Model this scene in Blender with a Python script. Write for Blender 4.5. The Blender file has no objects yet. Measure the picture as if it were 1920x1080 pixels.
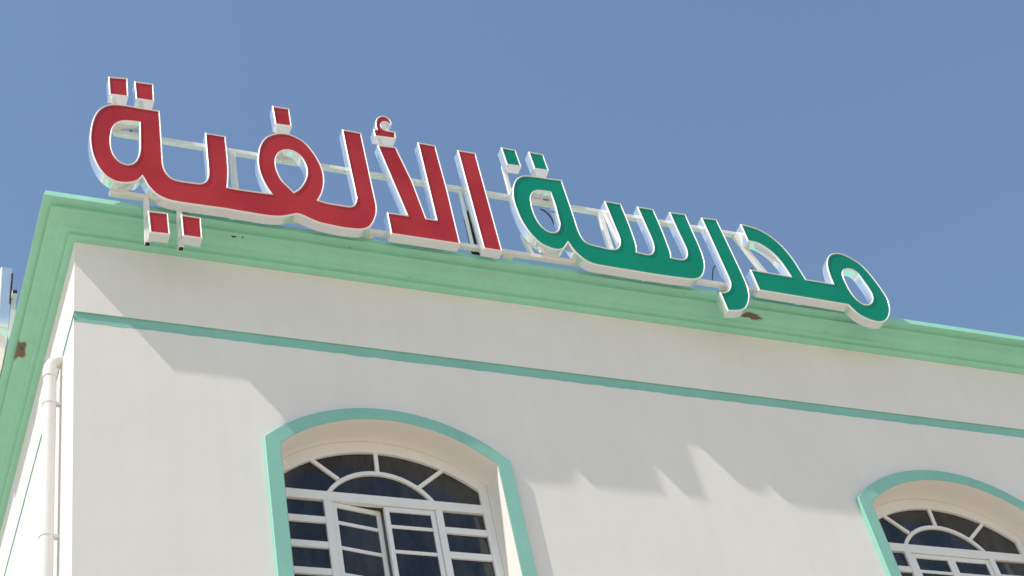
import bpy, math, random
from mathutils import Vector, Matrix
from mathutils.geometry import tessellate_polygon

random.seed(7)
SC = bpy.context.scene
COL = SC.collection
R = math.radians

# ------------------------------------------------------------------ camera, sky, sun, exposure
cam_data = bpy.data.cameras.new('camera')
cam = bpy.data.objects.new('camera', cam_data)
COL.objects.link(cam)
cam_data.sensor_width = 36.0
cam_data.lens = 3134.92 / 1920 * 36.0
cam_data.clip_start = 0.1
cam_data.clip_end = 3000
yaw, pitch, roll = 0.533534, 0.767911, -0.246872
fw = Vector((math.sin(yaw) * math.cos(pitch), math.cos(yaw) * math.cos(pitch), math.sin(pitch)))
r0 = Vector((math.cos(yaw), -math.sin(yaw), 0))
u0 = r0.cross(fw)
rt = math.cos(roll) * r0 + math.sin(roll) * u0
up = -math.sin(roll) * r0 + math.cos(roll) * u0
cam.matrix_world = Matrix(((rt.x, up.x, -fw.x, -1.75506), (rt.y, up.y, -fw.y, -10.0),
                           (rt.z, up.z, -fw.z, 1.6), (0, 0, 0, 1)))
SC.camera = cam

SUN_DIR = Vector((3.55, 1.0, -4.97)).normalized()          # the way the light travels
to_sun = -SUN_DIR
elev = math.asin(to_sun.z)
azim = math.atan2(to_sun.x, to_sun.y)                       # clockwise from +Y

world = bpy.data.worlds.new('World')
SC.world = world
world.use_nodes = True
wn = world.node_tree.nodes
wl = world.node_tree.links
wn.clear()
sky = wn.new('ShaderNodeTexSky')
sky.sky_type = 'NISHITA'
sky.sun_disc = False
sky.sun_elevation = elev
sky.sun_rotation = azim
sky.altitude = 0
sky.air_density = 1.5
sky.dust_density = 0.5
sky.ozone_density = 2.6
bg = wn.new('ShaderNodeBackground')
bg.inputs['Strength'].default_value = 0.15
wo = wn.new('ShaderNodeOutputWorld')
wl.new(sky.outputs[0], bg.inputs[0])
wl.new(bg.outputs[0], wo.inputs[0])

sun_data = bpy.data.lights.new('sun', 'SUN')
sun_data.energy = 4.2
sun_data.angle = R(0.53)
sun_data.color = (1.0, 0.94, 0.85)
sun = bpy.data.objects.new('sun', sun_data)
COL.objects.link(sun)
sun.rotation_euler = SUN_DIR.to_track_quat('-Z', 'Y').to_euler()
sun.location = (-20, -8, 40)

SC.view_settings.view_transform = 'Standard'
SC.view_settings.look = 'None'
SC.view_settings.exposure = 0.0
SC.view_settings.gamma = 1.0
SC.view_settings.use_curve_mapping = False
SC.render.engine = 'CYCLES'
SC.cycles.max_bounces = 10
SC.cycles.diffuse_bounces = 5
SC.cycles.glossy_bounces = 6
SC.cycles.blur_glossy = 0.3
SC.cycles.caustics_reflective = True
SC.cycles.use_denoising = True

# ------------------------------------------------------------------ sizes (metres)
Z0 = 2.585                    # height of the fitted eye-level datum above the ground + offset
ZB = 10.012 + Z0              # underside of the cornice
ZT = 10.287 + Z0              # top of the cornice
BAND_T, BAND_B = 9.172 + Z0, 9.058 + Z0
XE, YE = 17.0, 12.0           # far ends of the two walls
SIGN_F, SIGN_B = -0.48, -0.38
WX, WDX = 2.603, 5.70         # first window's middle, spacing

GLYPHS = {
  'feh': [[(0.676,14.012,1), (0.683,13.509), (0.683,13.385), (0.684,13.286), (0.693,13.197), (0.723,13.119), (0.768,13.073), (0.831,13.062), (0.935,13.064), (1.007,13.071), (1.054,13.104), (1.082,13.175), (1.09,13.263), (1.09,13.374), (1.089,13.575), (1.089,13.799,1), (1.28,13.801,1), (1.283,13.605), (1.283,13.384), (1.276,13.234), (1.26,13.077,1), (1.321,13.073,1), (1.464,13.074,1), (1.657,13.083,1), (1.618,13.173), (1.58,13.315), (1.564,13.456), (1.575,13.606), (1.6,13.735), (1.647,13.85), (1.706,13.925), (1.793,13.981), (1.885,13.996), (1.974,13.966), (2.052,13.906), (2.115,13.797), (2.159,13.684), (2.185,13.575), (2.194,13.462), (2.184,13.34), (2.153,13.213), (2.129,13.15), (2.102,13.093,1), (2.192,13.076), (2.303,13.074), (2.4,13.077), (2.441,13.102), (2.468,13.158), (2.482,13.226), (2.478,13.257), (2.476,13.363), (2.466,13.632), (2.458,13.907), (2.451,14.209,1), (2.644,14.207,1), (2.657,13.72), (2.665,13.367), (2.671,13.196), (2.669,13.116), (2.654,13.026), (2.618,12.922), (2.579,12.849), (2.532,12.803), (2.477,12.775), (2.416,12.765), (2.305,12.759), (2.196,12.766), (2.088,12.779), (2.004,12.808), (1.948,12.836), (1.913,12.85), (1.878,12.855,1), (1.802,12.816), (1.743,12.79), (1.655,12.771), (1.57,12.766), (1.443,12.769), (1.302,12.772), (1.239,12.775), (1,12.77), (0.804,12.769), (0.711,12.779), (0.635,12.812), (0.582,12.864), (0.537,12.937), (0.512,13.002), (0.496,13.04,1), (0.466,12.989), (0.422,12.949), (0.345,12.918), (0.277,12.914), (0.217,12.936), (0.158,12.991), (0.108,13.085), (0.066,13.222), (0.047,13.352), (0.042,13.447), (0.047,13.572), (0.067,13.718), (0.097,13.825), (0.137,13.905), (0.191,13.963), (0.254,13.995), (0.352,14.009), (0.487,14.008)],
    [(0.486,13.793,1), (0.483,13.533), (0.479,13.408), (0.464,13.308), (0.432,13.225), (0.383,13.179), (0.323,13.181), (0.272,13.233), (0.238,13.319), (0.225,13.439), (0.229,13.537), (0.244,13.638), (0.277,13.718), (0.331,13.766), (0.411,13.786)],
    [(1.877,13.155,1), (1.828,13.223), (1.781,13.29), (1.751,13.382), (1.737,13.485), (1.746,13.595), (1.777,13.678), (1.827,13.733), (1.883,13.752), (1.944,13.731), (1.99,13.681), (2.019,13.606), (2.031,13.517), (2.024,13.435), (2,13.349), (1.955,13.253), (1.914,13.193)]],
  'd_t1': [[(0.21,14.391,1), (0.387,14.419,1), (0.391,14.144,1), (0.218,14.129,1)]],
  'd_t2': [[(0.45,14.391,1), (0.628,14.401,1), (0.629,14.139,1), (0.461,14.132,1)]],
  'd_f': [[(1.77,14.386,1), (1.939,14.392,1), (1.942,14.12,1), (1.779,14.112,1)]],
  'd_y1': [[(0.532,12.596,1), (0.706,12.604,1), (0.715,12.332,1), (0.545,12.323,1)]],
  'd_y2': [[(0.819,12.611,1), (0.993,12.609,1), (0.994,12.34,1), (0.825,12.342,1)]],
  'hamza': [[(2.78,14.297,1), (2.817,14.309,1), (2.812,14.371), (2.825,14.449), (2.852,14.505), (2.894,14.541), (2.943,14.541), (2.977,14.504), (2.993,14.442,1), (2.965,14.411,1), (2.94,14.447), (2.903,14.444), (2.875,14.396), (2.878,14.345), (2.909,14.321), (2.928,14.319,1), (3.011,14.319,1), (3.003,14.211,1), (2.782,14.196,1)]],
  'lamalef': [[(2.792,14.062,1), (2.983,14.076,1), (3.088,13.579,1), (3.151,13.076,1), (3.251,13.076,1), (3.229,14.212,1), (3.414,14.21,1), (3.437,13.545,1), (3.445,12.782,1), (2.764,12.778,1), (2.762,13.074,1), (2.96,13.079,1)]],
  'alif': [[(3.647,14.199,1), (3.84,14.202,1), (3.866,12.771,1), (3.678,12.773,1)]],
  'd_g1': [[(4.147,14.371,1), (4.306,14.367,1), (4.322,14.112,1), (4.162,14.105,1)]],
  'd_g2': [[(4.451,14.379,1), (4.614,14.377,1), (4.628,14.121,1), (4.467,14.116,1)]],
  'seen': [[(4.743,14.006,1), (4.755,13.647), (4.761,13.433), (4.763,13.266), (4.777,13.159), (4.802,13.102), (4.855,13.074), (4.972,13.06), (5.029,13.05), (5.113,13.061), (5.165,13.105), (5.194,13.172), (5.204,13.243), (5.188,13.474), (5.168,13.784,1), (5.355,13.784,1), (5.374,13.487), (5.379,13.238), (5.373,13.141), (5.357,13.068,1), (5.442,13.058), (5.501,13.066), (5.543,13.108), (5.57,13.182), (5.578,13.28), (5.562,13.5), (5.539,13.784,1), (5.724,13.781,1), (5.746,13.455), (5.751,13.206), (5.75,13.123), (5.737,13.066,1), (5.808,13.06), (5.869,13.068), (5.913,13.102), (5.944,13.177), (5.949,13.261), (5.928,13.494), (5.907,13.78,1), (6.097,13.789,1), (6.115,13.506), (6.127,13.284), (6.125,13.145), (6.108,13.032), (6.063,12.915), (6.01,12.84), (5.944,12.796), (5.866,12.779), (5.729,12.773), (5.521,12.769), (5.215,12.772), (4.914,12.778), (4.816,12.787), (4.743,12.819), (4.687,12.877), (4.642,12.943), (4.606,13.045,1), (4.54,12.949), (4.49,12.921), (4.423,12.915), (4.362,12.934), (4.297,12.969), (4.24,13.045), (4.189,13.152), (4.151,13.293), (4.133,13.46), (4.129,13.567), (4.146,13.685), (4.18,13.808), (4.229,13.901), (4.294,13.961), (4.357,13.983), (4.493,13.994), (4.629,13.998)],
    [(4.57,13.778,1), (4.58,13.59), (4.574,13.396), (4.573,13.325), (4.557,13.262), (4.524,13.199), (4.477,13.168), (4.426,13.168), (4.382,13.204), (4.345,13.276), (4.323,13.381), (4.317,13.502), (4.324,13.566), (4.331,13.636), (4.357,13.699), (4.403,13.756), (4.465,13.775)]],
  'reh': [[(6.28,13.778,1), (6.463,13.79,1), (6.485,13.52), (6.506,13.222), (6.523,12.96), (6.526,12.792), (6.504,12.667), (6.456,12.553), (6.393,12.467), (6.308,12.422), (6.176,12.398,1), (6.164,12.655,1), (6.221,12.666), (6.281,12.708), (6.323,12.783), (6.334,12.862), (6.327,12.999), (6.305,13.373)]],
  'meem': [[(6.746,13.778,1), (6.85,13.769), (6.954,13.74), (7.048,13.68), (7.132,13.589), (7.195,13.473), (7.245,13.319), (7.269,13.19), (7.293,13.053,1), (7.62,13.05,1), (7.623,13.173), (7.646,13.329), (7.691,13.441), (7.747,13.514), (7.818,13.554), (7.906,13.564), (7.997,13.526), (8.079,13.465), (8.134,13.388), (8.187,13.25), (8.228,13.087), (8.248,12.953), (8.229,12.825), (8.187,12.719), (8.117,12.621), (8.047,12.573), (7.959,12.557), (7.865,12.577), (7.781,12.622), (7.726,12.691), (7.691,12.754,1), (6.649,12.772,1), (6.639,13.072,1), (7.113,13.061,1), (7.091,13.161), (7.061,13.275), (7.008,13.384), (6.934,13.469), (6.859,13.513), (6.755,13.521,1)],
    [(7.89,13.323), (7.953,13.325), (8.001,13.284), (8.032,13.176), (8.059,13.055), (8.062,12.956), (8.031,12.875), (7.973,12.818), (7.91,12.8), (7.846,12.847), (7.805,12.957), (7.794,13.092), (7.802,13.22), (7.831,13.283)]],
}

# ------------------------------------------------------------------ materials
def mat(name, base, rough=0.6, metal=0.0, spec=0.5):
    m = bpy.data.materials.new(name)
    m.use_nodes = True
    b = m.node_tree.nodes['Principled BSDF']
    b.inputs['Base Color'].default_value = (*base, 1)
    b.inputs['Roughness'].default_value = rough
    b.inputs['Metallic'].default_value = metal
    b.inputs['Specular IOR Level'].default_value = spec
    return m

def nodes(m):
    return m.node_tree.nodes, m.node_tree.links, m.node_tree.nodes['Principled BSDF']

def noise(m, scale, detail=4, rough=0.6, stretch=None):
    n, l, b = nodes(m)
    tc = n.new('ShaderNodeNewGeometry')
    t = n.new('ShaderNodeTexNoise')
    t.inputs['Scale'].default_value = scale
    t.inputs['Detail'].default_value = detail
    t.inputs['Roughness'].default_value = rough
    if stretch:
        mp = n.new('ShaderNodeMapping')
        mp.inputs['Scale'].default_value = stretch
        l.new(tc.outputs['Position'], mp.inputs['Vector'])
        l.new(mp.outputs[0], t.inputs['Vector'])
    else:
        l.new(tc.outputs['Position'], t.inputs['Vector'])
    return t

def ramp(m, src, stops):
    n, l, b = nodes(m)
    r = n.new('ShaderNodeValToRGB')
    while len(r.color_ramp.elements) < len(stops):
        r.color_ramp.elements.new(0.5)
    for e, (p, c) in zip(r.color_ramp.elements, stops):
        e.position = p
        e.color = (*c, 1)
    l.new(src.outputs[0], r.inputs[0])
    return r

def mix(m, a, bsock, fac, mode='MIX'):
    n, l, _ = nodes(m)
    x = n.new('ShaderNodeMix')
    x.data_type = 'RGBA'
    x.blend_type = mode
    if isinstance(fac, float):
        x.inputs[0].default_value = fac
    else:
        l.new(fac, x.inputs[0])
    l.new(a, x.inputs[6])
    l.new(bsock, x.inputs[7])
    return x.outputs[2]

def bump(m, srcs):
    n, l, b = nodes(m)
    prev = None
    for t, s, d in srcs:
        k = n.new('ShaderNodeBump')
        k.inputs['Strength'].default_value = s
        k.inputs['Distance'].default_value = d
        l.new(t.outputs[0], k.inputs['Height'])
        if prev:
            l.new(prev.outputs[0], k.inputs['Normal'])
        prev = k
    l.new(prev.outputs[0], b.inputs['Normal'])

def painted(name, base, var=0.06, streak=0.06, rough=0.75, grain=0.25, relief=0.25):
    m = mat(name, base, rough, 0, 0.25)
    n, l, b = nodes(m)
    big = noise(m, 1.1, 5, 0.6)
    lo = tuple(c * (1 - var) for c in base)
    hi = tuple(min(1, c * (1 + var * 0.5)) for c in base)
    r1 = ramp(m, big, [(0.3, lo), (0.7, hi)])
    st = noise(m, 1.0, 6, 0.65, (7, 7, 0.5))
    r2 = ramp(m, st, [(0.45, (1, 1, 1)), (0.8, (1 - streak, 1 - streak * 1.1, 1 - streak * 1.3))])
    l.new(mix(m, r1.outputs[0], r2.outputs[0], 1.0, 'MULTIPLY'), b.inputs['Base Color'])
    bump(m, [(noise(m, 5.5, 5, 0.55), relief, 0.02), (noise(m, 130, 3, 0.6), grain, 0.003)])
    return m

M = {}
M['wall'] = painted('wall_paint', (0.825, 0.784, 0.738), 0.03, 0.035, relief=0.12)
M['mint'] = painted('mint_paint', (0.325, 0.69, 0.525), 0.035, 0.07, 0.55)
M['teal'] = painted('teal_paint', (0.27, 0.56, 0.47), 0.08, 0.06, 0.6)
M['white'] = painted('white_frame_paint', (0.80, 0.80, 0.79), 0.05, 0.05, 0.4, 0.05)
M['frame'] = painted('white_steel_paint', (0.78, 0.78, 0.75), 0.10, 0.12, 0.45, 0.1)
M['plaster'] = painted('bare_plaster', (0.21, 0.165, 0.12), 0.4, 0.3, 0.95, 0.9)
M['undercoat'] = painted('pale_undercoat', (0.36, 0.44, 0.34), 0.3, 0.2, 0.95, 0.6)
M['dark'] = mat('dark_hole', (0.012, 0.012, 0.014), 0.8)
M['cable'] = mat('black_cable', (0.02, 0.02, 0.025), 0.5)
M['pvc'] = painted('white_pipe_plastic', (0.79, 0.78, 0.755), 0.06, 0.14, 0.38, 0.05)
M['trim'] = mat('white_trim_cap', (0.86, 0.84, 0.83), 0.3)

m = M['frame']
n, l, b = nodes(m)
old = b.inputs['Base Color'].links[0].from_socket
rs = ramp(m, noise(m, 11, 7, 0.7), [(0.63, (0, 0, 0)), (0.72, (0.8, 0.8, 0.8))])
rust = n.new('ShaderNodeRGB')
rust.outputs[0].default_value = (0.30, 0.17, 0.09, 1)
l.new(mix(m, old, rust.outputs[0], rs.outputs[0]), b.inputs['Base Color'])

m = mat('polished_steel', (0.90, 0.90, 0.90), 0.09, 0.74)
n, l, b = nodes(m)
rr = ramp(m, noise(m, 9, 4), [(0.35, (0.10, 0.10, 0.10)), (0.75, (0.24, 0.24, 0.24))])
l.new(rr.outputs[0], b.inputs['Roughness'])
bump(m, [(noise(m, 6, 1, 0.4), 0.16, 0.02)])
M['steel'] = m

def acrylic(name, base, lo):
    m = mat(name, base, 0.28, 0, 0.25)
    n, l, b = nodes(m)
    r1 = ramp(m, noise(m, 1.6, 3, 0.5), [(0.33, lo), (0.62, base)])
    sc = noise(m, 2.0, 8, 0.75, (2.2, 2.2, 9))
    r2 = ramp(m, sc, [(0.60, (0, 0, 0)), (0.85, (0.09, 0.09, 0.09))])
    dust = n.new('ShaderNodeRGB')
    dust.outputs[0].default_value = (*[min(1, c * 0.75 + 0.16) for c in base], 1)
    l.new(mix(m, r1.outputs[0], dust.outputs[0], r2.outputs[0]), b.inputs['Base Color'])
    r3 = ramp(m, noise(m, 14, 4), [(0.3, (0.2, 0.2, 0.2)), (0.8, (0.5, 0.5, 0.5))])
    l.new(r3.outputs[0], b.inputs['Roughness'])
    bump(m, [(noise(m, 3.5, 2, 0.4), 0.18, 0.02)])
    return m
M['red'] = acrylic('red_acrylic', (0.49, 0.036, 0.038), (0.40, 0.022, 0.026))
M['green'] = acrylic('green_acrylic', (0.002, 0.27, 0.165), (0.001, 0.235, 0.140))

m = mat('window_glass', (0.012, 0.015, 0.022), 0.04, 0, 0.5)
n, l, b = nodes(m)
r1 = ramp(m, noise(m, 2.6, 7, 0.7, (1.0, 1.0, 0.35)), [(0.38, (0.010, 0.013, 0.019)), (0.75, (0.060, 0.064, 0.068))])
l.new(r1.outputs[0], b.inputs['Base Color'])
r2 = ramp(m, noise(m, 6, 5), [(0.4, (0.03, 0.03, 0.03)), (0.8, (0.16, 0.16, 0.16))])
l.new(r2.outputs[0], b.inputs['Roughness'])
bump(m, [(noise(m, 1.7, 2, 0.4), 0.12, 0.03)])
M['glass'] = m

m = mat('sandy_ground', (0.60, 0.50, 0.37), 0.95, 0, 0.1)
n, l, b = nodes(m)
r1 = ramp(m, noise(m, 0.25, 8, 0.65), [(0.3, (0.46, 0.38, 0.275)), (0.7, (0.58, 0.49, 0.37))])
l.new(r1.outputs[0], b.inputs['Base Color'])
bump(m, [(noise(m, 40, 4), 0.4, 0.01)])
M['ground'] = m
M['roof'] = painted('roof_screed', (0.48, 0.46, 0.43), 0.15, 0.1, 0.9)

# ------------------------------------------------------------------ builders
class MB:
    """collects faces; build() links them as one mesh object"""
    def __init__(self):
        self.v, self.f = [], []
    def add(self, vs, fs):
        o = len(self.v)
        self.v += [tuple(p) for p in vs]
        self.f += [tuple(i + o for i in f) for f in fs]
    def poly(self, loops, fn):
        """filled polygon with holes; fn maps (a, b) to a point"""
        flat = [p for lp in loops for p in lp]
        tris = tessellate_polygon([[Vector((p[0], p[1], 0)) for p in lp] for lp in loops])
        self.add([fn(*p) for p in flat], [tuple(t) for t in tris])
    def prism(self, pts, y0, y1):
        """polygon in (x, z) extruded from y0 to y1"""
        k = len(pts)
        if area(pts) < 0:
            pts = pts[::-1]
        vs = [(x, y0, z) for x, z in pts] + [(x, y1, z) for x, z in pts]
        self.add(vs, [tuple(range(k)), tuple(range(2 * k - 1, k - 1, -1))] +
                 [(i + k, (i + 1) % k + k, (i + 1) % k, i) for i in range(k)])
    def strip(self, outer, inner, y0, y1):
        """band between two open polylines of equal length, extruded"""
        for i in range(len(outer) - 1):
            self.prism([outer[i], outer[i + 1], inner[i + 1], inner[i]], y0, y1)
    def box(self, x0, x1, y0, y1, z0, z1):
        self.prism([(x0, z0), (x1, z0), (x1, z1), (x0, z1)], y0, y1)
    def bar(self, p, q, w, d=None, side=Vector((0, 1, 0))):
        """square tube from p to q"""
        p, q = Vector(p), Vector(q)
        d = d or w
        ax = (q - p).normalized()
        s = side if abs(ax.dot(side)) < 0.95 else Vector((1, 0, 0))
        a = ax.cross(s).normalized() * w / 2
        c = ax.cross(a).normalized() * d / 2
        vs = [e + sa * a + sc * c for e in (p, q) for sa, sc in ((-1, -1), (1, -1), (1, 1), (-1, 1))]
        self.add(vs, [(3, 2, 1, 0), (4, 5, 6, 7)] + [(i, (i + 1) % 4, (i + 1) % 4 + 4, i + 4) for i in range(4)])
    def tube(self, pts, rad, k=8):
        pts = [Vector(p) for p in pts]
        rings = []
        for i, p in enumerate(pts):
            t = (pts[min(i + 1, len(pts) - 1)] - pts[max(i - 1, 0)]).normalized()
            a = t.cross(Vector((0, 1, 0)) if abs(t.y) < 0.9 else Vector((1, 0, 0))).normalized()
            c = t.cross(a)
            r_ = rad[i] if isinstance(rad, (list, tuple)) else rad
            rings.append([p + r_ * (math.cos(2 * math.pi * j / k) * a + math.sin(2 * math.pi * j / k) * c) for j in range(k)])
        vs = [v for rg in rings for v in rg]
        fs = [(i * k + j, i * k + (j + 1) % k, (i + 1) * k + (j + 1) % k, (i + 1) * k + j)
              for i in range(len(pts) - 1) for j in range(k)]
        fs += [tuple(range(k))[::-1], tuple(range((len(pts) - 1) * k, len(pts) * k))]
        self.add(vs, fs)
    def build(self, name, material, parent=None, smooth=False, recalc=True, bevel=0):
        me = bpy.data.meshes.new(name)
        me.from_pydata(self.v, [], self.f)
        me.materials.append(material)
        if recalc:
            import bmesh
            bm = bmesh.new()
            bm.from_mesh(me)
            bmesh.ops.remove_doubles(bm, verts=bm.verts, dist=1e-5)
            bmesh.ops.recalc_face_normals(bm, faces=bm.faces)
            bm.to_mesh(me)
            bm.free()
        if smooth:
            for p in me.polygons:
                p.use_smooth = True
            me.set_sharp_from_angle(angle=R(38))
        o = bpy.data.objects.new(name, me)
        COL.objects.link(o)
        if parent:
            o.parent = parent
        if bevel:
            bv = o.modifiers.new('bevel', 'BEVEL')
            bv.width = bevel
            bv.segments = 2
            bv.limit_method = 'ANGLE'
            bv.angle_limit = R(25)
        return o

def thing(name, label, cat, loc=(0, 0, 0), rz=0, group=None):
    o = bpy.data.objects.new(name, None)
    o.empty_display_size = 0.2
    COL.objects.link(o)
    o.location = loc
    o.rotation_euler = (0, 0, rz)
    o['label'] = label
    o['category'] = cat
    if group:
        o['group'] = group
    return o

def area(lp):
    return sum(a[0] * b[1] - b[0] * a[1] for a, b in zip(lp, lp[1:] + lp[:1])) / 2

def smooth_loop(pts, step=0.022):
    """closed outline: straight between corners, spline through the other points"""
    k = len(pts)
    P = [Vector(p[:2]) for p in pts]
    corner = [len(p) > 2 for p in pts]
    out = []
    for i in range(k):
        a, b = P[i], P[(i + 1) % k]
        pa = P[i - 1] if not corner[i] else a + (a - b)
        nb = P[(i + 2) % k] if not corner[(i + 1) % k] else b + (b - a)
        out.append((a.x, a.y))
        if corner[i] and corner[(i + 1) % k]:
            continue
        L = (b - a).length
        m1 = (b - pa) / max((b - pa).length, 1e-6) * L
        m2 = (nb - a) / max((nb - a).length, 1e-6) * L
        s = max(2, min(8, int(L / step)))
        for j in range(1, s):
            t = j / s
            q = (2 * t**3 - 3 * t**2 + 1) * a + (t**3 - 2 * t**2 + t) * m1 + (-2 * t**3 + 3 * t**2) * b + (t**3 - t**2) * m2
            out.append((q.x, q.y))
    return out

def inset(lp, d):
    """mitred offset to the left of the walking direction"""
    k = len(lp)
    out = []
    for i in range(k):
        p, a, q = Vector(lp[i - 1]), Vector(lp[i]), Vector(lp[(i + 1) % k])
        e1, e2 = (a - p).normalized(), (q - a).normalized()
        n1, n2 = Vector((-e1.y, e1.x)), Vector((-e2.y, e2.x))
        h = n1 + n2
        if h.length < 1e-4:
            h = n1.copy()
        h.normalize()
        c = max(h.dot(n1), 0.42)
        o = a + h * (d / c)
        out.append((o.x, o.y))
    return out

def channel_letter(name, loops, face, label, cat, group, loc=None, rz=0, base=True):
    """a box letter: mirror steel sides, white trim cap round the rim, acrylic face set back in it"""
    L = [smooth_loop(lp) for lp in loops]
    L = [(lp if (area(lp) > 0) == (i == 0) else lp[::-1]) for i, lp in enumerate(L)]
    xs = [p[0] for p in L[0]]
    zs = [p[1] for p in L[0]]
    ox, oz = (min(xs) + max(xs)) / 2, min(zs)
    if loc is None:
        loc = (ox, SIGN_B, oz)
    t = thing(name, label, cat, loc, rz, group)
    y0, yb = SIGN_F - SIGN_B, 0.0
    shell = MB()
    for lp in L:
        k = len(lp)
        shell.add([(x - ox, y0, z - oz) for x, z in lp] + [(x - ox, yb, z - oz) for x, z in lp],
                  [(i, (i + 1) % k, (i + 1) % k + k, i + k) for i in range(k)])
    shell.poly(L, lambda x, z: (x - ox, yb, z - oz))
    shell.build('steel_side', M['steel'], t, smooth=True)
    trim = MB()
    prof = [(0.0, 0.012), (-0.0015, 0.012), (-0.0015, 0.002), (-0.0005, 0.0), (0.0046, -0.0055), (0.0066, -0.006), (0.0085, -0.0045), (0.0125, 0.002), (0.013, 0.006)]
    for lp in L:
        k = len(lp)
        rings = [inset(lp, d) for d, _ in prof]
        for r_i in range(len(prof) - 1):
            A, B = rings[r_i], rings[r_i + 1]
            ha, hb = y0 + prof[r_i][1], y0 + prof[r_i + 1][1]
            trim.add([(x - ox, ha, z - oz) for x, z in A] + [(x - ox, hb, z - oz) for x, z in B],
                     [(i, (i + 1) % k, (i + 1) % k + k, i + k) for i in range(k)])
    trim.build('trim', M['trim'], t, recalc=True)
    fc = MB()
    fc.poly([inset(lp, 0.0124) for lp in L], lambda x, z: (x - ox, y0 + 0.0025, z - oz))
    fc.build('face', M[face], t)
    return t

# ------------------------------------------------------------------ ground
g = MB()
g.add([(-600, -600, 0), (600, -600, 0), (600, 600, 0), (-600, 600, 0)], [(0, 1, 2, 3)])
go = g.build('ground', M['ground'])
go['kind'] = 'structure'

# ------------------------------------------------------------------ school building
bld = thing('school_building', 'white school building with mint green cornice and arched windows under the roof sign', 'building')

HW, SH, PK = 0.954, 7.905 + Z0, 8.277 + Z0      # window opening: half width, shoulder, crown
SILL = 6.10 + Z0

def arc(cx, half, sh, pk, n=20):
    rise = pk - sh
    rad = (half * half + rise * rise) / (2 * rise)
    a0 = math.asin(min(1, half / rad))
    return [(cx + rad * math.sin(a0 - 2 * a0 * i / n), pk - rad + rad * math.cos(a0 - 2 * a0 * i / n)) for i in range(n + 1)]

def opening(cx):
    return [(cx - HW, SILL), (cx + HW, SILL)] + arc(cx, HW, SH, PK)

SIDE_B = BAND_T - 0.065
wall = MB()
cxs = [WX, WX + WDX]
outer = [(0, 0), (XE, 0), (XE, BAND_B), (0, BAND_B)]
wall.poly([outer] + [opening(c)[::-1] for c in cxs], lambda x, z: (x, 0, z))
wall.poly([[(0, BAND_T), (XE, BAND_T), (XE, ZB + .06), (0, ZB + .06)]], lambda x, z: (x, 0, z))
wall.poly([[(0, 0), (YE, 0), (YE, SIDE_B), (0, SIDE_B)]], lambda y, z: (0, y, z))
wall.poly([[(0, BAND_T), (YE, BAND_T), (YE, ZB + .06), (0, ZB + .06)]], lambda y, z: (0, y, z))
wall.poly([[(0, 0), (YE, 0), (YE, ZB + .06), (0, ZB + .06)]], lambda y, z: (XE, y, z))
wall.poly([[(0, 0), (XE, 0), (XE, ZB + .06), (0, ZB + .06)]], lambda x, z: (x, YE, z))
wall.build('wall', M['wall'], bld, recalc=False)

# sunk green line round both walls, its lower lip ragged with paint
gr = MB()
D = 0.013
def groove(n, fn, BAND_B):
    rnd = random.Random(3)
    rows = []
    for i in range(n + 1):
        t = i / n
        w = rnd.uniform(-0.006, 0.004)
        rows.append([fn(t, 0, BAND_T), fn(t, D, BAND_T - 0.002), fn(t, D, BAND_B + 0.012), fn(t, 0.002, BAND_B + 0.008 + w * .5),
                     fn(t, -0.003, BAND_B + w), fn(t, 0.0005, BAND_B - 0.007 + w)])
    k = len(rows[0])
    gr.add([p for r_ in rows for p in r_], [(i * k + j, (i + 1) * k + j, (i + 1) * k + j + 1, i * k + j + 1)
                                           for i in range(n) for j in range(k - 1)])
groove(260, lambda t, d, z: (max(t * XE, -0.003), d, z), BAND_B)
groove(180, lambda t, d, z: (d, d + t * (YE - d), z), SIDE_B)
gr.build('sunk_band', M['teal'], bld)

# cornice: one moulded profile mitred round the corner (distance out, height)
prof = [(-0.01, 10.012), (.028, 10.016), (.058, 10.030), (.062, 10.035), (.054, 10.041), (.054, 10.060), (.072, 10.064), (.100, 10.068), (.106, 10.074), (.107, 10.090),
        (.110, 10.104), (.119, 10.120), (.133, 10.134), (.152, 10.144), (.178, 10.152), (.212, 10.156), (.240, 10.157),
        (.244, 10.160), (.232, 10.168), (.232, 10.197), (.264, 10.201), (.318, 10.203), (.322, 10.207), (.301, 10.287), (-0.30, 10.289)]
prof = [(d, z + Z0) for d, z in prof]
cor = MB()
path = [lambda d, s: (-d, YE * (1 - s) + -d * s)]
NS, NF = 60, 80
rows = []
rnd = random.Random(5)
for i in range(NS):
    t = i / NS
    rows.append([(-d, YE * (1 - t) + -d * t, z) for d, z in prof])
for i in range(NF + 1):
    t = i / NF
    rows.append([(-d * (1 - t) + XE * t, -d, z) for d, z in prof])
k = len(prof)
cor.add([p for r_ in rows for p in r_], [(i * k + j, (i + 1) * k + j, (i + 1) * k + j + 1, i * k + j + 1)
                                        for i in range(len(rows) - 1) for j in range(k - 1)])
cor.build('cornice', M['mint'], bld, smooth=True)

rf = MB()
rf.box(0.28, XE, 0.28, YE, ZT - 0.25, ZT - 0.004)
rf.build('roof', M['roof'], bld)

# places where the render has come off the cornice
def prof_point(s):
    acc = 0
    for (d0, z0), (d1, z1) in zip(prof, prof[1:]):
        L = math.hypot(d1 - d0, z1 - z0)
        if s <= acc + L:
            u = (s - acc) / L
            nx, nz = (z1 - z0) / L, -(d1 - d0) / L
            return d0 + (d1 - d0) * u + nx * 0.003, z0 + (z1 - z0) * u + nz * 0.003
        acc += L
    return prof[-1]

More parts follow.
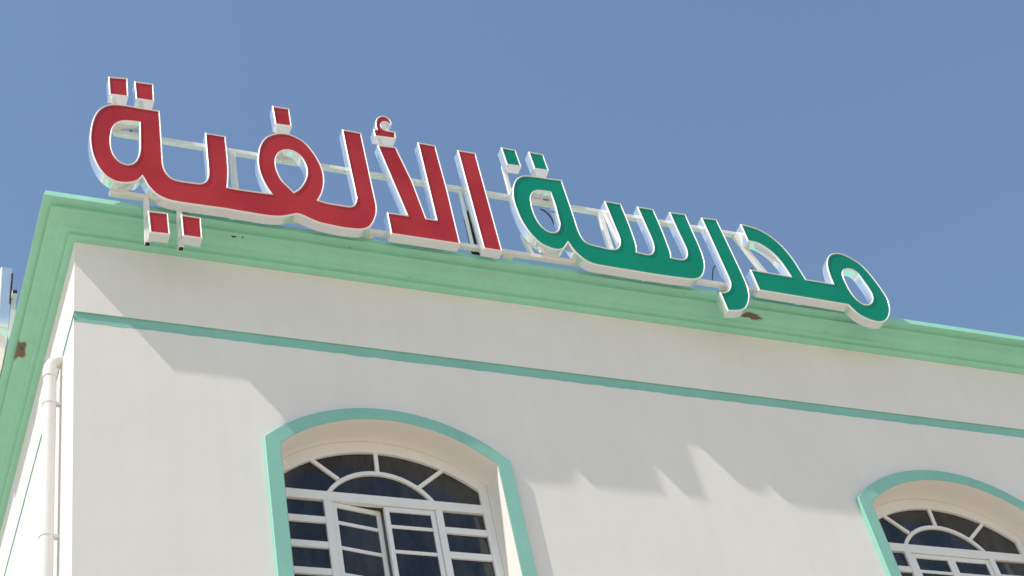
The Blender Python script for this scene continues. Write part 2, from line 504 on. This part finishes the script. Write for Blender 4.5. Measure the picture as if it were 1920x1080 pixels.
def patch(name, side, u0, s0, ru, rs, material, seed, label=None, nu=26, ns=26, lift=0.0):
    rnd = random.Random(seed)
    ph = [rnd.uniform(0, 6.28) for _ in range(5)]
    am = [0.18, 0.14, 0.10, 0.08, 0.06]
    def rad(a):
        return 1 + sum(am[q] * math.sin((q + 2) * a + ph[q]) for q in range(5))
    mb = MB()
    pts = {}
    def P(i, j):
        if (i, j) not in pts:
            u = u0 + ru * 1.5 * (2 * i / nu - 1)
            d, z = prof_point(s0 + rs * 1.5 * (2 * j / ns - 1))
            w = rnd.uniform(-0.001, 0.0015) + lift
            pts[(i, j)] = len(mb.v)
            mb.v.append((-d - w, u, z) if side else (u, -d - w, z))
        return pts[(i, j)]
    for i in range(nu):
        for j in range(ns):
            x, y = 1.5 * (2 * (i + .5) / nu - 1), 1.5 * (2 * (j + .5) / ns - 1)
            if math.hypot(x, y) < rad(math.atan2(y, x)) * 0.95:
                mb.f.append((P(i, j), P(i + 1, j), P(i + 1, j + 1), P(i, j + 1)))
    o = mb.build(name, material, bld)
    if label:
        o['label'] = label
    return o
patch('paint_flake', False, 6.71, 0.262, 0.118, 0.040, M['undercoat'], 11, 'pale flaking rim of a bare spot', lift=-0.001)
patch('paint_flake', True, 1.575, 0.330, 0.145, 0.066, M['undercoat'], 23, 'pale flaking rim of a bare spot', lift=-0.001)
patch('plaster_patch', False, 6.70, 0.262, 0.10, 0.034, M['plaster'], 11, 'bare brown plaster under the green hooked letter', lift=0.002)
patch('plaster_patch', True, 1.57, 0.328, 0.13, 0.060, M['plaster'], 23, 'bare brown plaster on the left run of the cornice', lift=0.002)
patch('paint_chip', False, 1.36, 0.306, 0.020, 0.010, M['dark'], 4, 'dark chip in the green paint', 12, 12)
patch('paint_chip', False, 1.44, 0.312, 0.010, 0.007, M['dark'], 9, 'dark chip in the green paint', 10, 10)
patch('paint_chip', False, 2.438, 0.40, 0.006, 0.005, M['dark'], 2, 'dark chip in the green paint', 8, 8)
for u_, s_, r_, sd in ((0.75, .44, .012, 31), (3.05, .15, .010, 32), (5.9, .43, .014, 33), (7.6, .2, .012, 34), (9.0, .42, .012, 35)):
    patch('paint_chip', False, u_, s_, r_, r_ * .5, M['undercoat'], sd, 'pale chip in the green paint', 10, 10)
patch('anchor_hole', True, 1.535, 0.300, 0.014, 0.008, M['dark'], 6, None, 8, 8, 0.005)

# arched windows
def make_window(cx, ajar):
    w = MB()
    y0, y1 = 0.24, 0.30
    gx0, gx1 = cx - 0.855, cx + 0.877          # glass edges at the jambs
    C = cx - 0.026                              # middle of the fanlight
    n = 20
    rim_o = arc(cx, HW - .002, SH, PK - .002, n)
    rim_i = arc(cx + .011, 0.866, 7.845 + Z0, 8.160 + Z0, n)
    w.strip(rim_o, rim_i, y0, y1)
    low = SILL + 0.001
    w.prism([(cx - HW + .002, low), (gx0, low), rim_i[-1], rim_o[-1]], y0, y1)
    w.prism([(gx1, low), (cx + HW - .002, low), rim_o[0], rim_i[0]], y0, y1)
    tr0, tr1 = 7.598 + Z0, 7.690 + Z0
    w.box(gx0, gx1, y0 + .004, y1 - .004, tr0, tr1)
    ho = arc(C, 0.475, tr1 + .001, 7.957 + Z0, 16)
    hi = arc(C, 0.432, tr1 + .001, 7.918 + Z0, 16)
    w.strip(ho, hi, y0 + .006, y1 - .006)
    for (a, b) in (((-.60, 8.045), (-.355, 7.835)), ((.595, 8.04), (.35, 7.825)), ((.008, 8.17), (0, 7.94))):
        w.bar((C + a[0], y0 + .03, a[1] + Z0), (C + b[0], y0 + .03, b[1] + Z0), 0.036, 0.044)
    mL0, mL1, mR0, mR1 = cx - .538, cx - .470, cx + .440, cx + .500
    w.box(mL0, mL1, y0 + .002, y1 - .002, low, tr0)
    w.box(mR0, mR1, y0 + .002, y1 - .002, low, tr0)
    rows = [7.598, 7.395, 7.140, 6.875, 6.615, 6.355]
    for zc in rows[1:]:
        w.box(gx0, mL0, y0 + .008, y1 - .008, zc - .034 + Z0, zc + .030 + Z0)
        w.box(mR1, gx1, y0 + .008, y1 - .008, zc - .034 + Z0, zc + .030 + Z0)
    wo_ = w.build('window', M['white'], bld, bevel=0.004)
    # reveal and the green surround
    rv = MB()
    op = opening(cx)
    kk = len(op)
    rv.add([(x, -0.048, z) for x, z in op] + [(x, 0.34, z) for x, z in op],
           [(i, (i + 1) % kk, (i + 1) % kk + kk, i + kk) for i in range(kk)])
    rv.build('reveal', M['wall'], wo_, recalc=False, smooth=True)
    s = MB()
    n = 20
    so = [(cx + 1.087, SILL - .14)] + arc(cx, 1.087, 7.958 + Z0, 8.405 + Z0, n) + [(cx - 1.087, SILL - .14)]
    si = [(cx + HW, SILL)] + arc(cx, HW, SH, PK, n) + [(cx - HW, SILL)]
    pr = [(0, 0.004), (0, -0.046), (0.04, -0.052), (0.96, -0.052), (1.0, -0.046)]
    rings = [[(a[0] + (b[0] - a[0]) * f, y, a[1] + (b[1] - a[1]) * f) for a, b in zip(so, si)] for f, y in pr]
    kk = len(so)
    s.add([p for rg in rings for p in rg], [(i * kk + j, i * kk + j + 1, (i + 1) * kk + j + 1, (i + 1) * kk + j)
                                            for i in range(len(rings) - 1) for j in range(kk - 1)])
    s.build('surround', M['teal'], wo_, smooth=True)
    sl = MB()
    sl.box(cx - 1.12, cx + 1.12, -0.09, 0.36, SILL - .08, SILL - .001)
    sl.build('sill', M['teal'], wo_, bevel=0.006)
    # glass, one pane per opening
    def pane(pts, y):
        p = MB()
        p.prism(pts, y, y + .005)
        return p.build('pane', M['glass'], wo_)
    yg = y0 + .030
    e = 0.012
    ro = arc(cx + .011, 0.876, 7.850 + Z0, 8.170 + Z0, 240)
    hh = arc(C, 0.465, tr1 - e, 7.948 + Z0, 240)
    def seg(lp, a, b):
        return [p for p in lp if a <= p[0] <= b]
    L_, R_ = C - .47, C + .47
    def fan(a0, a1, b0, b1):
        return seg(ro, a0, a1) + seg(hh, b0, b1)[::-1]
    pane([(gx0 - .01, tr1 - e)] + seg(ro, cx - 2, C - .585)[::-1] + seg(hh, L_ - .1, C - .355), yg)
    pane(fan(C - .585, C + .005, C - .355, C), yg)
    pane(fan(C + .005, C + .585, C, C + .355), yg)
    pane([(gx1 + .01, tr1 - e)] + seg(ro, C + .585, cx + 2) + seg(hh, C + .355, R_ + .1)[::-1], yg)
    pane(arc(C, 0.450, tr1 - e, 7.93 + Z0, 16), yg)
    for z1, z0 in zip(rows, rows[1:]):
        pane([(gx0 - .008, z0 + .02 + Z0), (mL0 + .008, z0 + .02 + Z0), (mL0 + .008, z1 - .01 + Z0), (gx0 - .008, z1 - .01 + Z0)], yg)
        pane([(mR1 - .008, z0 + .02 + Z0), (gx1 + .008, z0 + .02 + Z0), (gx1 + .008, z1 - .01 + Z0), (mR1 - .008, z1 - .01 + Z0)], yg)
    # two casements; the left one of the first window stands ajar, swung inwards
    cm = (mL1 + mR0) / 2
    for side, x0, x1 in ((0, mL1 + .004, cm - .002), (1, cm + .002, mR0 - .004)):
        ang = R(9) if (ajar and side == 0) else 0
        hx = x0
        def q(mb):
            ca, sa = math.cos(ang), math.sin(ang)
            mb.v = [(hx + (x - hx) * ca - (y - .262) * sa, .262 + (x - hx) * sa + (y - .262) * ca, z) for x, y, z in mb.v]
            return mb
        sh = MB()
        top, bot = tr0 - .006, low + .004
        ya, yb = .258, .296
        sh.box(x0, x0 + .040, ya, yb, bot, top)
        sh.box(x1 - .040, x1, ya, yb, bot, top)
        sh.box(x0 + .041, x1 - .041, ya + .001, yb - .001, top - .045, top)
        sh.box(x0 + .041, x1 - .041, ya + .001, yb - .001, bot, bot + .05)
        for zc in rows[1:]:
            sh.box(x0 + .041, x1 - .041, ya + .006, yb - .006, zc - .016 + Z0, zc + .016 + Z0)
        q(sh).build('sash', M['white'], wo_, bevel=0.003)
        for z1, z0 in zip(rows, rows[1:]):
            p = MB()
            p.prism([(x0 + .03, z0 + .012 + Z0), (x1 - .03, z0 + .012 + Z0), (x1 - .03, z1 - .012 + Z0), (x0 + .03, z1 - .012 + Z0)], .275, .280)
            q(p).build('pane', M['glass'], wo_)
    return wo_
w1 = make_window(WX, True)
w1['label'] = 'arched window with its left casement ajar'
w2 = make_window(WX + WDX, False)
w2['label'] = 'arched window at the right with all panes shut'

# dark room behind the windows
rm = MB()
rm.box(0.6, XE - .5, 0.38, 4.0, SILL - .6, 8.6 + Z0)
rm.build('room', M['roof'], bld)

# ------------------------------------------------------------------ drainpipe on the left wall
dp = thing('drainpipe', 'white plastic drainpipe running down the bright left wall beside the corner', 'drainpipe', (-0.095, 0.56, 0))
pp = MB()
ztop = 9.06 + Z0
pp.tube([(0.11, 0, ztop + .045), (0.06, 0, ztop + .04), (0.02, 0, ztop + .015), (0, 0, ztop - .03), (0, 0, ztop - .1), (0, 0, 0.05)], 0.055, 18)
pp.build('pipe', M['pvc'], dp, smooth=True)
sk = MB()
sk.tube([(0, 0, ztop - .06), (0, 0, ztop - .066), (0, 0, ztop - .15), (0, 0, ztop - .156)], [0.057, 0.063, 0.063, 0.057], 18)
sk.build('socket', M['pvc'], dp, smooth=True)
for zc in (8.62, 7.25, 5.6, 3.9, 2.2, 0.6):
    c_ = MB()
    z = zc + Z0 - (0 if zc > 3 else 0)
    c_.tube([(0, 0, z - .016), (0, 0, z + .016)], 0.061, 18)
    c_.box(0.04, 0.095, -.02, .02, z - .014, z + .014)
    c_.build('clamp', M['pvc'], dp)

# ------------------------------------------------------------------ sign frames
fr = thing('sign_support', 'white square tube frame behind the red and green letters on the roof edge', 'sign support', (0, 0, ZT))
def F(mb, name, material, parent=None, **kw):
    mb.v = [(x, y, z - ZT) for x, y, z in mb.v]
    return mb.build(name, material, parent or fr, **kw)
YR = -0.355
T = 0.05
def rail(x0, x1, z):
    b_ = MB(); b_.bar((x0, YR, z), (x1, YR, z), T); F(b_, 'rail', M['frame'], bevel=.004)
ZU, ZL = 11.155 + Z0, 10.320 + Z0
rail(0.28, 6.86, ZU)
rail(0.23, 8.18, ZL)
def post(x, z0, z1, x2=None, w=T, name='post'):
    b_ = MB(); b_.bar((x, YR, z0), (x2 if x2 is not None else x, YR, z1), w); F(b_, name, M['frame'], bevel=.003)
for x in (1.367, 5.15):
    post(x, ZL + T / 2, ZU - T / 2)
post(3.635, ZL + T / 2, ZU - T / 2, None, 0.028)
post(7.0, ZL + T / 2, ZU - T / 2, 6.72, T, 'brace')
post(4.246, ZL + T / 2, ZL + .30, 4.20, 0.04, 'brace')
for x in (0.9, 2.6, 4.0, 5.6, 6.35, 7.4):
    b_ = MB(); b_.box(x - .05, x + .05, YR + .001, -0.20, ZT - .002, ZL - T / 2 - .001); F(b_, 'foot', M['frame'])
# hangers that carry the dots
def hanger(x, z0, z1, y=-0.36, w=0.04, plug=False, x2=None):
    b_ = MB(); b_.bar((x, y, z0), (x if x2 is None else x2, y, z1), w); o = F(b_, 'hanger', M['frame'], bevel=.003)
    if plug:
        p_ = MB(); p_.box(x - w * .4, x + w * .4, y - w * .4, y + w * .4, z0 - .003, z0 + .004); F(p_, 'open_end', M['dark'])
for x in (0.548, 0.836):
    hanger(x, 9.725 + Z0, ZL - T / 2, -0.357, 0.046, True)
hanger(4.185, ZU + T / 2, 14.23, -0.3615, 0.036)
hanger(4.51, ZU + T / 2, 14.25, -0.3615, 0.036)
hanger(0.29, ZU + T / 2, 14.26, -0.3615, 0.036)
hanger(0.54, ZU + T / 2, 14.26, -0.3615, 0.036)
hanger(1.84, ZU + T / 2, 14.23, -0.3615, 0.036)
hanger(2.89, ZU + T / 2, 14.26, -0.3615, 0.036)
# supply box and loose cables
b_ = MB(); b_.box(3.70, 3.79, -0.30, -0.18, 10.40 + Z0, 10.93 + Z0); F(b_, 'supply_box', M['dark'], bevel=.006)
def cable(pts, r_=0.006):
    b_ = MB()
    P = [Vector(p) for p in pts]
    out = []
    for i in range(len(P) - 1):
        a, b, c, d = P[max(i - 1, 0)], P[i], P[i + 1], P[min(i + 2, len(P) - 1)]
        for j in range(6):
            t = j / 6
            out.append(0.5 * ((2 * b) + (c - a) * t + (2 * a - 5 * b + 4 * c - d) * t * t + (3 * b - a - 3 * c + d) * t**3))
    out.append(P[-1])
    b_.tube(out, r_, 6)
    F(b_, 'cable', M['cable'], smooth=True)
zz = lambda z: z + Z0
cable([(6.42, -.33, zz(10.70)), (6.335, -.32, zz(10.62)), (6.284, -.32, zz(10.494)), (6.262, -.32, zz(10.40)), (6.30, -.33, zz(10.345))])
cable([(6.80, -.33, zz(10.69)), (6.768, -.34, zz(10.56)), (6.80, -.37, zz(10.50)), (6.76, -.37, zz(10.45)), (6.68, -.375, zz(10.445)), (6.72, -.375, zz(10.38)), (6.70, -.385, zz(10.32)), (6.72, -.38, zz(10.25))], 0.009)
cable([(4.42, -.34, zz(11.30)), (4.503, -.34, zz(11.262)), (4.54, -.345, zz(11.27)), (4.572, -.34, zz(11.25)), (4.66, -.33, zz(11.20))], 0.010)
cable([(4.47, -.345, zz(11.20)), (4.495, -.345, zz(11.21)), (4.54, -.345, zz(11.24)), (4.60, -.345, zz(11.23))], 0.010)
cable([(4.50, -.33, zz(11.09)), (4.56, -.32, zz(11.07)), (4.60, -.32, zz(10.99)), (4.61, -.32, zz(10.90))], 0.008)
cable([(0.45, -.34, zz(11.34)), (0.44, -.35, zz(11.27)), (0.43, -.35, zz(11.20))], 0.010)
for x0, x1, z0, z1 in ((4.42, 4.63, 11.20, 11.31), (0.41, 0.61, 11.21, 11.34), (1.78, 2.02, 11.185, 11.30), (6.76, 6.96, 11.02, 11.13)):
    b_ = MB(); b_.box(x0, x1, -0.3795, -0.373, zz(z0), zz(z1)); F(b_, 'bracket', M['steel'])

# ------------------------------------------------------------------ letters
GL = 'channel letters of the roof sign'
GD = 'dots of the roof sign letters'
for key, col, label in (
        ('feh', 'red', 'long red joined letters with two loops, leftmost of the roof sign'),
        ('lamalef', 'red', 'red letter pair with a slanted stroke meeting an upright stroke above the base'),
        ('alif', 'red', 'single straight red upright letter next to the green word'),
        ('seen', 'green', 'green joined letters with a loop at the left and three short teeth'),
        ('reh', 'green', 'green hooked letter hanging lowest over the cornice'),
        ('meem', 'green', 'green joined letters with a curved arm and an oval ring at the far right')):
    channel_letter('sign_letter', GLYPHS[key], col, label, 'sign letter', GL)
for key, col, label in (
        ('d_t1', 'red', 'left one of the two red square dots above the leftmost loop'),
        ('d_t2', 'red', 'right one of the two red square dots above the leftmost loop'),
        ('d_f', 'red', 'lone red square dot standing above the second red loop'),
        ('d_y1', 'red', 'red square dot hanging lowest at left in front of the cornice'),
        ('d_y2', 'red', 'red square dot hanging in front of the cornice beside the curved red base'),
        ('d_g1', 'green', 'green square dot on a tall hanger, nearest the straight red letter'),
        ('d_g2', 'green', 'green square dot right above the green loop')):
    channel_letter('sign_dot', GLYPHS[key], col, label, 'sign dot', GD)
channel_letter('sign_mark', GLYPHS['hamza'], 'red', 'small red curled mark sitting on top of the slanted red stroke', 'sign mark', None)

# ------------------------------------------------------------------ the second sign, on the left side of the roof
YS = -0.296
sx, sz = -1.50, 12.84
J = [[(sx - .21, 13.75, 1), (sx, 13.75, 1), (sx - .02, 13.35), (sx - .07, 13.05), (sx - .17, 12.90), (sx - .34, 12.84), (sx - .7, 12.83), (sx - 1.5, 12.83, 1),
      (sx - 1.5, 13.75, 1), (sx - 1.29, 13.75, 1), (sx - 1.29, 13.06, 1), (sx - .6, 13.06), (sx - .36, 13.08), (sx - .25, 13.16), (sx - .22, 13.35)]]
lx = (min(p[0] for p in J[0]) + max(p[0] for p in J[0])) / 2
channel_letter('sign_letter', J, 'green', 'steel box letter at the left picture edge beyond the left cornice', 'sign letter', GL,
               loc=(-0.325, -lx, 12.83), rz=R(-90))
fr2 = thing('sign_support', 'white tube frame with a dark open end behind the letter at the left picture edge', 'sign support', (0, 0, ZT))
for z in (10.80 + Z0, ZL):
    b_ = MB(); b_.bar((YS, 1.45 if z > ZL + .1 else 1.7, z), (YS, 3.2, z), T, side=Vector((1, 0, 0))); F(b_, 'rail', M['frame'], fr2, bevel=.003)
b_ = MB(); b_.box(YS - .02, YS + .02, 1.4475, 1.452, 10.778 + Z0, 10.822 + Z0); F(b_, 'open_end', M['dark'], fr2)
b_ = MB(); b_.bar((YS, 1.56, ZT + .002), (YS, 1.56, 10.80 + Z0 - T / 2), T); F(b_, 'post', M['frame'], fr2)
b_ = MB(); b_.bar((YS, 3.0, ZT + .002), (YS, 3.0, 10.80 + Z0 - T / 2), T); F(b_, 'post', M['frame'], fr2)
b_ = MB()
b_.tube([(-.325, 1.487, 11.08 + Z0), (-.326, 1.487, 10.97 + Z0), (-.328, 1.53, 10.72 + Z0), (-.326, 1.62, 10.47 + Z0)], .010, 6)
F(b_, 'cable', M['cable'], fr2)
